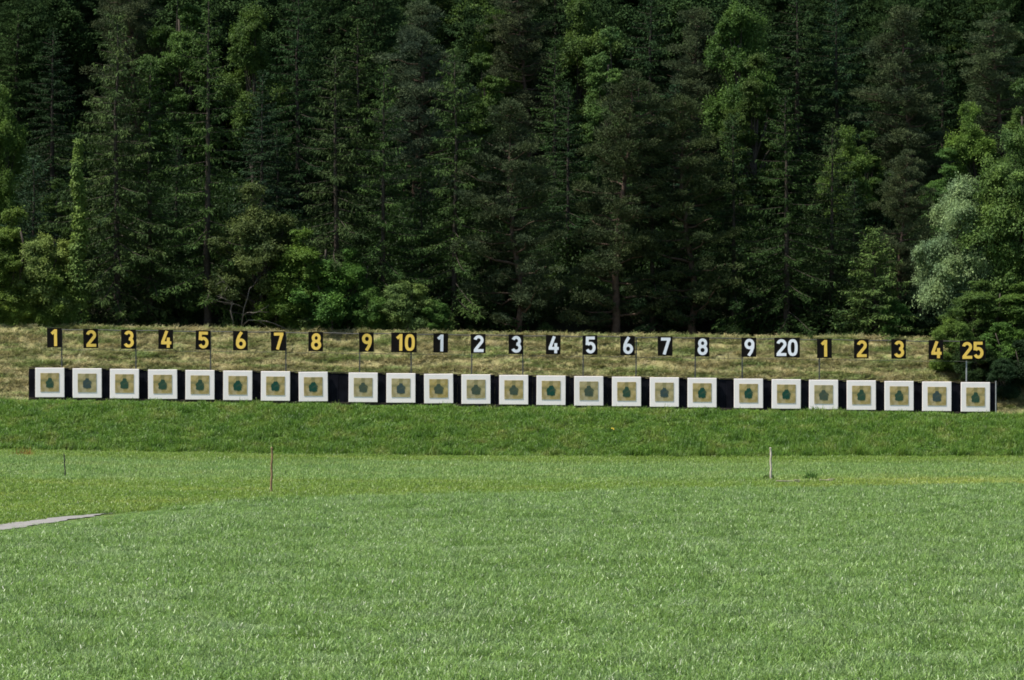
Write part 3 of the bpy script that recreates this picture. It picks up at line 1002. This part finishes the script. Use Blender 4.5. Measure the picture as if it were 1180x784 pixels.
broadleaf('U0', 25, 5, 2.1, .0, 26, 20, 90, .13, .08, multi=3, lobe_r=.30)
broadleaf('U1', 26, 4.5, 1.9, .0, 26, 20, 95, .11, .055, multi=3, droop=.2, lobe_r=.30)
broadleaf('U2', 27, 8, 2.1, .0, 34, 20, 90, .13, .07, multi=2, lobe_r=.28)
ivy_column('I0', 28, 11)

DARK, MID, OLIVE, BLUE = (.018, .040, .014), (.034, .066, .019), (.042, .066, .023), (.020, .046, .021)
PINEC, PINEO, BEECH, BRIGHT, FRESH = (.048, .066, .034), (.044, .064, .024), (.050, .092, .020), (.092, .155, .030), (.165, .245, .05)
WILL, BROWNG, HEDGE, FIRL = (.165, .232, .120), (.130, .185, .052), (.070, .145, .030), (.066, .110, .030)
KIND = {'S': ('spruce_tree', 'spruce'), 'F': ('fir_tree', 'fir'), 'P': ('pine_tree', 'pine'), 'B': ('broadleaf_tree', 'tree'), 'W': ('willow_tree', 'willow'),
        'U': ('shrub', 'shrub'), 'I': ('ivy_covered_trunk', 'ivy trunk')}
GRP = {'S': 'spruces of the forest', 'P': 'pines of the forest', 'B': 'broadleaf trees of the forest', 'U': 'shrubs along the forest edge'}


def T(px, top, Y, key, w, tint, label, zb=None):
    Ht, tme, cme, bm, fm = TREES[key]
    if key[0] in 'SP' and Y <= 219.5: Y = 210.6 + (Y - 215) * .55
    elif key[0] in 'UIF' and 211 <= Y <= 215: Y = 208.9 + (Y - 211) * .35
    x = (px - 590) / F * Y
    zbase = float(terr(x, Y)) - .15 if zb is None else zb
    ztop = H + (HY - top) / F * Y
    s = (ztop - zbase) / Ht
    k = key[0]
    o = thing(KIND[k][0], label, KIND[k][1], (x, Y, zbase), GRP.get(k), random.uniform(0, 6.28))
    if k == 'S': w *= 1.24
    o.scale = (s ** .6 * w, s ** .6 * w, s)
    obj('trunk', tme, bm, o)
    c = obj('crown', cme, fm, o)
    j = random.uniform(.85, 1.18)
    c.color = (tint[0] * j * random.uniform(.93, 1.07), tint[1] * j, tint[2] * j * random.uniform(.9, 1.1), 1)
    return o


# --- forest edge, left to right
T(14, 238, 212.5, 'U2', 1.25, BRIGHT, 'bright green leafy shrub at the left edge, left of the left-hand yellow 1 sign')
T(48, 268, 211.6, 'U1', 1.1, BROWNG, 'brownish feathery bush behind the left-hand yellow 1 sign')
T(-8, 305, 211.4, 'U0', 1.1, FRESH, 'low fresh green shrub cut by the left picture edge')
T(75, 335, 211.2, 'U0', .9, BRIGHT, 'low round green shrub at the foot of the ivy-covered spire')
T(91, 160, 208.6, 'I0', 1.05, (.15, .225, .05), 'narrow ivy-covered spire, light green, behind the left-hand yellow 1 and 2 signs')
T(38, 178, 217, 'S3', 1.1, BLUE, 'small blue-green young spruce above the brownish bush at left')
T(66, 205, 217, 'B2', .7, BEECH, 'slim dark green broadleaf tree just left of the ivy-covered spire')
T(2, 98, 222, 'B1', .6, BRIGHT, 'pale leafy tree at the left edge above the shrubs')
T(137, 12, 216, 'S2', .95, OLIVE, 'broad drooping olive spruce behind the left-hand yellow 2 and 3 signs')
T(172, 62, 218, 'S0', .95, MID, 'dark full spruce behind the left-hand yellow 4 sign')
T(206, 150, 220, 'S4', .9, DARK, 'shaded spruce squeezed in left of the tallest spruce')
T(240, -18, 216, 'S1', .95, MID, 'tallest spruce with its grey trunk showing, behind the yellow 5 sign')
T(302, 78, 222, 'S0', .9, BLUE, 'blue-green spruce behind the yellow 6 and 7 signs')
T(292, 208, 214.5, 'U2', 1.2, (.075, .11, .036), 'tall olive thin-leaved shrub behind the yellow 6 sign')
T(345, 262, 213, 'U2', 1.25, BRIGHT, 'fresh green shrub behind the gap of the yellow 7 and 8 signs')
T(388, 52, 217, 'S2', .95, OLIVE, 'olive spruce with hanging twigs behind the yellow 8 sign')
T(372, 300, 211.6, 'U0', 1.3, HEDGE, 'mid green shrub under the olive hanging spruce')
T(402, 285, 214, 'U2', 1.0, HEDGE, 'upright green shrub behind the wide gap of the yellow 8 and 9 signs')
T(441, 72, 216, 'S0', .85, MID, 'mid green spruce behind the yellow 9 sign')
T(462, 322, 211.6, 'U1', 1.2, BROWNG, 'low dull green shrub behind the yellow 10 sign')
T(484, 190, 219, 'S4', .9, DARK, 'dark narrow spruce between the yellow 10 and white 1 signs')
T(522, 52, 217, 'S2', .9, MID, 'broad green spruce behind the white 1 sign')
T(566, 150, 219, 'S0', .8, DARK, 'shaded spruce left of the grey pine, behind the white 2 sign')
T(600, 122, 215, 'P0', 1.0, PINEC, 'grey-green pine with clumped needles behind the white 3 sign')
T(632, 290, 217, 'U2', 1.1, BEECH, 'leafy undergrowth shrub glimpsed between trunks behind the white 4 sign')
T(655, 92, 221, 'S1', .9, DARK, 'dark spruce with bare lower trunk between the white 4 and 5 signs')
T(708, 88, 216, 'P1', 1.05, (.038, .054, .024), 'olive-grey ragged pine behind the white 6 sign')  # tint lowered: shade on the central forest edge is put into the colour
T(752, 135, 218, 'S0', 1.0, DARK, 'near-black full spruce behind the white 7 sign')
T(690, 190, 221, 'S0', .95, DARK, 'shaded spruce filling the gap left of the ragged pine')
T(800, 118, 217, 'P0', 1.05, PINEO, 'olive pine with layered boughs behind the white 8 sign')
T(846, 128, 217, 'S0', .95, DARK, 'dark spruce behind the wide gap left of the white 9 sign')
T(905, 100, 216, 'S2', 1.0, (.026, .052, .015), 'broad dark spruce with lit bough tips behind the white 20 sign')  # own darker tint, with shade from overhanging crowns painted in
T(958, 138, 219, 'S0', .95, OLIVE, 'olive spruce behind the right-hand yellow 1 sign')
T(1008, 262, 212.8, 'F0', 1.1, FIRL, 'young fir with light drooping bough tips behind the right-hand yellow 2 sign')
T(1062, 330, 213, 'U0', .9, DARK, 'small dark shrub right of the young fir')
T(1036, 178, 219, 'P1', .8, PINEC, 'small grey pine behind the right-hand yellow 3 sign, above the young fir')
T(985, 205, 220, 'S4', 1.0, DARK, 'dark narrow spruce left of the small grey pine')
T(1070, 230, 220, 'S4', 1.0, DARK, 'dark spruce in the shade left of the silvery willow')
T(62, 300, 211.0, 'U1', 1.1, BRIGHT, 'feathery bright green bush at the crest left of the ivy-covered spire')
T(22, 325, 211.1, 'U0', 1.1, FRESH, 'pale fresh shrub at the crest between the left edge and the left-hand yellow 1 sign')
T(330, 318, 211.4, 'U0', 1.1, BRIGHT, 'bright low shrub at the crest behind the yellow 7 sign')
T(428, 330, 211.3, 'U0', .9, HEDGE, 'low mid green shrub at the crest behind the yellow 9 sign')
T(1030, 345, 211.2, 'U1', .9, HEDGE, 'low green bush at the crest behind the right-hand yellow 3 sign')
T(500, 345, 211.1, 'U1', .9, HEDGE, 'low green bush at the crest behind the white 1 sign')
# --- right-hand group beside the wall
T(1110, 202, 209.6, 'W0', .98, WILL, 'silvery pale willow behind the right-hand yellow 4 sign')
T(1174, 142, 208.8, 'B3', .92, (.085, .140, .034), 'large broadleaf tree at the right edge beside the silvery willow')
T(1172, 325, 206.5, 'U2', 1.5, (.085, .15, .032), 'dense green shrub at the right edge, right of the yellow 25 sign')
T(1097, 366, 204.2, 'U1', 1.0, BRIGHT, 'light green bush behind the right-hand yellow 4 sign on the hay bank')
T(1126, 322, 206.6, 'U2', 1.45, (.085, .145, .034), 'tall mid green bush behind the yellow 25 sign')
T(1152, 372, 204.3, 'U0', 1.15, (.08, .15, .032), 'rounded green bush on the hay bank just right of the yellow 25 sign')
T(1176, 392, 203.0, 'U0', 1.1, DARK, 'low dark bush beyond the right end of the wall')
T(1122, 392, 203.2, 'U1', 1.0, MID, 'shaded bush directly below the yellow 25 sign')
T(1156, 412, 201.9, 'U1', .9, DARK, 'small dark bush just behind the last wall panel at right')
# --- second tier
T(60, 30, 231, 'S0', 1.0, DARK, 'dark spruce behind the small blue-green young spruce, in the second tier')
T(22, 10, 240, 'S4', 1.2, MID, 'spruce near the top left corner of the picture')
T(160, -40, 236, 'P1', 1.0, PINEC, 'greyish pine just above the broad olive spruce at left')
T(205, -30, 234, 'B2', .9, BEECH, 'green broadleaf tree left of the tallest spruce, high up')
T(292, 5, 232, 'B0', .8, BEECH, 'dull green leafy crown right of the tallest spruce tip')
T(345, -25, 230, 'S2', .9, DARK, 'dark spruce with long hanging boughs above the yellow 7 sign, second tier')
T(318, 140, 228, 'S4', 1.0, DARK, 'dark spruce deep behind the yellow 7 sign')
T(412, 20, 231, 'S4', 1.0, MID, 'mid green spruce above the wide gap of the yellow 8 and 9 signs')
T(478, 10, 230, 'P0', 1.0, PINEC, 'grey pine high above the yellow 10 sign')
T(443, -30, 240, 'P1', 1.0, DARK, 'dark pine high above the yellow 9 sign, cut by the top edge')
T(556, 60, 230, 'B2', .85, BEECH, 'yellowish green leafy tree above the white 2 sign')
T(575, 10, 238, 'B0', .8, BRIGHT, 'light green crown high above the white 2 and 3 signs')
T(612, -20, 236, 'P1', 1.0, PINEC, 'grey pine with bare lower trunk high above the white 3 sign')
T(640, 45, 229, 'S4', .9, MID, 'green spruce above the white 4 sign, second tier')
T(668, -5, 236, 'B1', .95, BEECH, 'leafy green crown high above the white 5 sign')
T(703, 30, 230, 'B2', .8, (.060, .115, .03), 'soft green leafy tree above the white 6 sign')
T(752, -25, 233, 'S2', .95, DARK, 'dark spruce high above the white 7 sign')
T(735, 90, 226, 'S4', .9, MID, 'green narrow spruce between the white 6 and 7 signs, second tier')
T(802, 15, 231, 'P0', .95, PINEC, 'dark grey pine high above the white 8 sign')
T(778, 95, 225, 'S1', .95, BLUE, 'blue-green spruce behind the olive pine with layered boughs')
T(855, 0, 229, 'B0', .75, (.062, .12, .028), 'light green feathery tree above the white 9 sign')
T(872, 60, 226, 'B2', .85, BEECH, 'mid green leafy tree just left of the broad dark spruce at right')
T(918, -25, 231, 'S0', 1.1, DARK, 'tall dark spruce high above the white 20 sign')
T(965, -10, 232, 'S2', .95, BLUE, 'dark blue-green spruce high above the right-hand yellow 1 sign')
T(975, 145, 224, 'B1', .75, BRIGHT, 'bright leafy tree between the olive spruce and the small grey pine')
T(1000, 150, 227, 'B2', .8, BEECH, 'green leafy tree above the right-hand yellow 2 sign')
T(1048, 15, 230, 'P0', 1.05, PINEC, 'large grey pine high above the right-hand yellow 3 sign')
T(1086, 60, 234, 'S0', .95, DARK, 'dark spruce left of the bright tree at upper right')
T(1118, 118, 225, 'B1', .75, BRIGHT, 'bright yellow-green tree above the silvery willow')
T(1090, 170, 223, 'B2', .8, HEDGE, 'deep green leafy tree just behind the silvery willow')
T(1160, 20, 232, 'P1', 1.1, PINEC, 'grey pine in the upper right corner')
T(1180, 90, 224, 'B2', .9, BEECH, 'green leafy tree cut by the right picture edge, above the large broadleaf tree')
# --- top tier
for px, top, Y, key, tint, lab in (
    (-5, -60, 252, 'S0', DARK, 'dark spruce cut by the top left corner of the picture'),
    (95, -50, 250, 'S2', DARK, 'shaded spruce filling the top edge above the left-hand yellow 2 sign'),
    (140, -70, 256, 'S0', MID, 'spruce at the top edge above the left-hand yellow 3 sign'),
    (262, -60, 252, 'S0', MID, 'spruce at the top edge above the yellow 6 sign'),
    (318, -80, 258, 'S4', DARK, 'dark spruce at the top edge above the yellow 7 sign'),
    (382, -60, 250, 'S0', MID, 'spruce at the top edge above the yellow 8 sign'),
    (510, -70, 250, 'S0', MID, 'spruce at the top edge above the white 1 sign'),
    (548, -40, 246, 'B1', BEECH, 'leafy crown at the top edge above the white 2 sign'),
    (640, -70, 254, 'S2', DARK, 'dark spruce at the top edge above the white 4 sign'),
    (715, -70, 252, 'S4', DARK, 'dark spruce at the top edge above the white 6 sign'),
    (790, -70, 250, 'S0', DARK, 'dark spruce at the top edge above the white 8 sign'),
    (828, -60, 254, 'B0', BEECH, 'leafy crown at the top edge left of the white 9 sign'),
    (885, -70, 252, 'S2', MID, 'spruce at the top edge between the white 9 and 20 signs'),
    (1005, -60, 252, 'S0', DARK, 'dark spruce at the top edge above the right-hand yellow 2 sign'),
    (1085, -70, 256, 'S2', DARK, 'dark spruce at the top edge above the right-hand yellow 4 sign'),
    (1122, -20, 246, 'B0', BEECH, 'green leafy crown at the top edge above the yellow 25 sign'),
    (1200, -50, 250, 'S0', DARK, 'dark spruce cut by the top right corner of the picture')):
    T(px, top, Y, key, random.uniform(1.05, 1.25), tint, lab)


# undergrowth over the forest floor and the far wood up the hill
def brush(seed, R0, Hh, m, L, W):
    r = np.random.default_rng(seed)
    c = r.normal(0, 1, (9, 3)) * np.array([R0 * .45, R0 * .45, 0]) + np.stack([np.zeros(9), np.zeros(9), r.uniform(.15, .85, 9) * Hh], 1)
    idx = r.integers(0, 9, m)
    P = c[idx] + r.normal(0, 1, (m, 3)) * np.array([.30, .30, .22]) * R0 * .8
    P[:, 2] = np.abs(P[:, 2])
    V, Q = diamonds(P, r.normal(0, 1, (m, 3)) + np.array([0, 0, -.2]), r.normal(0, .6, (m, 3)) + np.array([0, 0, .9]), r.uniform(.6, 1.3, m) * L, r.uniform(.6, 1.3, m) * W)
    return V, Q, np.zeros((0, 3), int)


x, y = jitter(-52, 52, 209.3, 262, 1.25)
mid_ = np.exp(-((x - 8) / 9.0) ** 2)
k = in_view(x, y, 6) & (RNG.uniform(0, 1, len(x)) < np.where(y < 213, .55 - .5 * mid_, .8))
x, y = x[k], y[k]; n = len(x)
sc_ = np.where(y < 210.6, .45, 1.0) * RNG.uniform(.6, 1.5, n) * (.7 + .7 * vnoise(x, y, 5, 61))
u_ = scatter('understory', np.stack([x, y, terr(x, y) - .05], 1), np.stack([np.zeros(n), np.zeros(n), RNG.uniform(0, 6.28, n)], 1),
             np.stack([sc_, sc_, sc_ * RNG.uniform(.8, 1.4, n)], 1), [brush(700 + i, 1.0, 1.5, 1100, .12, .075) for i in range(4)], M_LEAF,
             'shaded undergrowth of brambles and saplings on the forest floor', 'undergrowth')
u_.color = (.022, .046, .011, 1)  # extra dark leaf tint, deep shade under the trees put into the colour


def crown_proto(key):
    me = TREES[key][2]
    V = np.zeros(len(me.vertices) * 3, np.float32); me.vertices.foreach_get('co', V)
    return V.reshape(-1, 3).astype(float), np.arange(len(V) // 3).reshape(-1, 4), np.zeros((0, 3), int)


x, y = jitter(-62, 62, 238, 300, 4.4)
k = in_view(x, y, 8)
x, y = x[k], y[k]; n = len(x)
sc_ = RNG.uniform(.75, 1.1, n)
h_ = scatter('hillside_wood', np.stack([x, y, terr(x, y) - .2], 1), np.stack([np.zeros(n), np.zeros(n), RNG.uniform(0, 6.28, n)], 1),
             np.stack([sc_, sc_, sc_ * RNG.uniform(.9, 1.1, n)], 1), [crown_proto(q) for q in ('S0', 'S4', 'S2', 'B1', 'P0')], M_CONIFER,
             'dark mass of the wood farther up the hillside behind the single trees', 'wood')
h_.color = (.024, .050, .015, 1)


# dead grey branches behind the yellow 6 sign, and the bare limb at right
def branchy(name, label, pos, specs, mat, seed):
    r = np.random.default_rng(seed)
    mb = MB()
    def grow(p, d, L, rad, depth):
        pts = [p]; n = 5
        for k in range(n):
            d = d + r.normal(0, .22, 3); d /= np.linalg.norm(d)
            p = p + d * L / n; pts.append(p)
        mb.tube(pts, np.linspace(rad, rad * .5, n + 1), 6)
        if depth:
            for _ in range(3):
                j = r.integers(2, n + 1)
                dd = d + r.normal(0, .6, 3)
                grow(pts[j], dd / np.linalg.norm(dd), L * r.uniform(.4, .65), rad * .5, depth - 1)
    for p, d, L, rad in specs:
        grow(np.array(p, float), np.array(d, float) / np.linalg.norm(d), L, rad, 2)
    o = obj(name, mb.mesh(name, True), mat); o.location = pos
    tag(o, label, 'dead branch')


x6 = (272 - 590) / F * 208.9
branchy('dead_branch', 'bare grey dead branches rising behind the yellow 6 sign', (x6, 208.9, float(terr(x6, 208.9)) - .1),
        [((0, 0, 0), (-.05, 0, 1), 2.6, .055), ((.2, .1, 0), (.45, 0, 1), 3.0, .05), ((.35, -.1, .6), (.7, -.1, 1), 2.8, .045)], M_DEADWOOD, 5)
mb = MB()
pl = [at(1200, 324, 209.6), at(1178, 326, 209.5), at(1165, 328.5, 209.3), at(1157, 329, 209.2), at(1151, 333, 209.1), at(1147, 337, 209.0)]
mb.tube([tuple(p) for p in pl], [.09, .08, .07, .06, .045, .025], 7)
mb.tube([tuple(pl[2]), tuple(at(1164, 323, 209.0)), tuple(at(1162, 318, 208.8))], [.045, .035, .015], 6)
tag(obj('bare_limb', mb.mesh('bare_limb', True), M_DEADWOOD), 'bare pale limb sticking out of the foliage at the right edge', 'dead branch')

# ------------------------------------------------------------------ light, sky, camera
w = bpy.data.worlds.new('World'); SC.world = w; w.use_nodes = True
nt = w.node_tree; nt.nodes.clear()
out = nt.nodes.new('ShaderNodeOutputWorld'); bg = nt.nodes.new('ShaderNodeBackground'); sky = nt.nodes.new('ShaderNodeTexSky')
sky.sky_type = 'NISHITA'; sky.sun_disc = False
EL, AZ = 60.0, 75.0                        # elevation; degrees to the left of straight behind the camera
to_sun = Vector((-math.sin(math.radians(AZ)) * math.cos(math.radians(EL)), -math.cos(math.radians(AZ)) * math.cos(math.radians(EL)), math.sin(math.radians(EL))))
sky.sun_elevation = math.radians(EL)
sky.sun_rotation = math.atan2(to_sun.x, to_sun.y)
bg.inputs[1].default_value = .09
nt.links.new(sky.outputs[0], bg.inputs[0]); nt.links.new(bg.outputs[0], out.inputs[0])
sd = bpy.data.lights.new('sun', 'SUN'); sd.energy = 4.5; sd.angle = math.radians(.5); sd.color = (1, .95, .87)
so = bpy.data.objects.new('sun', sd); COL.objects.link(so)
so.rotation_euler = to_sun.to_track_quat('Z', 'Y').to_euler(); so.location = (-40, 60, 80)

cd = bpy.data.cameras.new('camera'); co = bpy.data.objects.new('camera', cd); COL.objects.link(co)
cd.sensor_width = 36; cd.lens = 36 * F / 1180; cd.clip_start = .5; cd.clip_end = 3000
co.location = (0, 0, H); co.rotation_euler = (math.pi / 2 + (HY - 392) / F, 0, 0)
SC.camera = co
SC.view_settings.view_transform = 'Standard'; SC.view_settings.look = 'None'
SC.view_settings.exposure = 1.05; SC.view_settings.gamma = 1.0
SC.cycles.max_bounces = 6; SC.cycles.transparent_max_bounces = 4
SC.cycles.diffuse_bounces = 3; SC.cycles.glossy_bounces = 2; SC.cycles.transmission_bounces = 4
SC.cycles.use_denoising = True
SC.cycles.pixel_filter_type = 'BLACKMAN_HARRIS'; SC.cycles.filter_width = 1.75
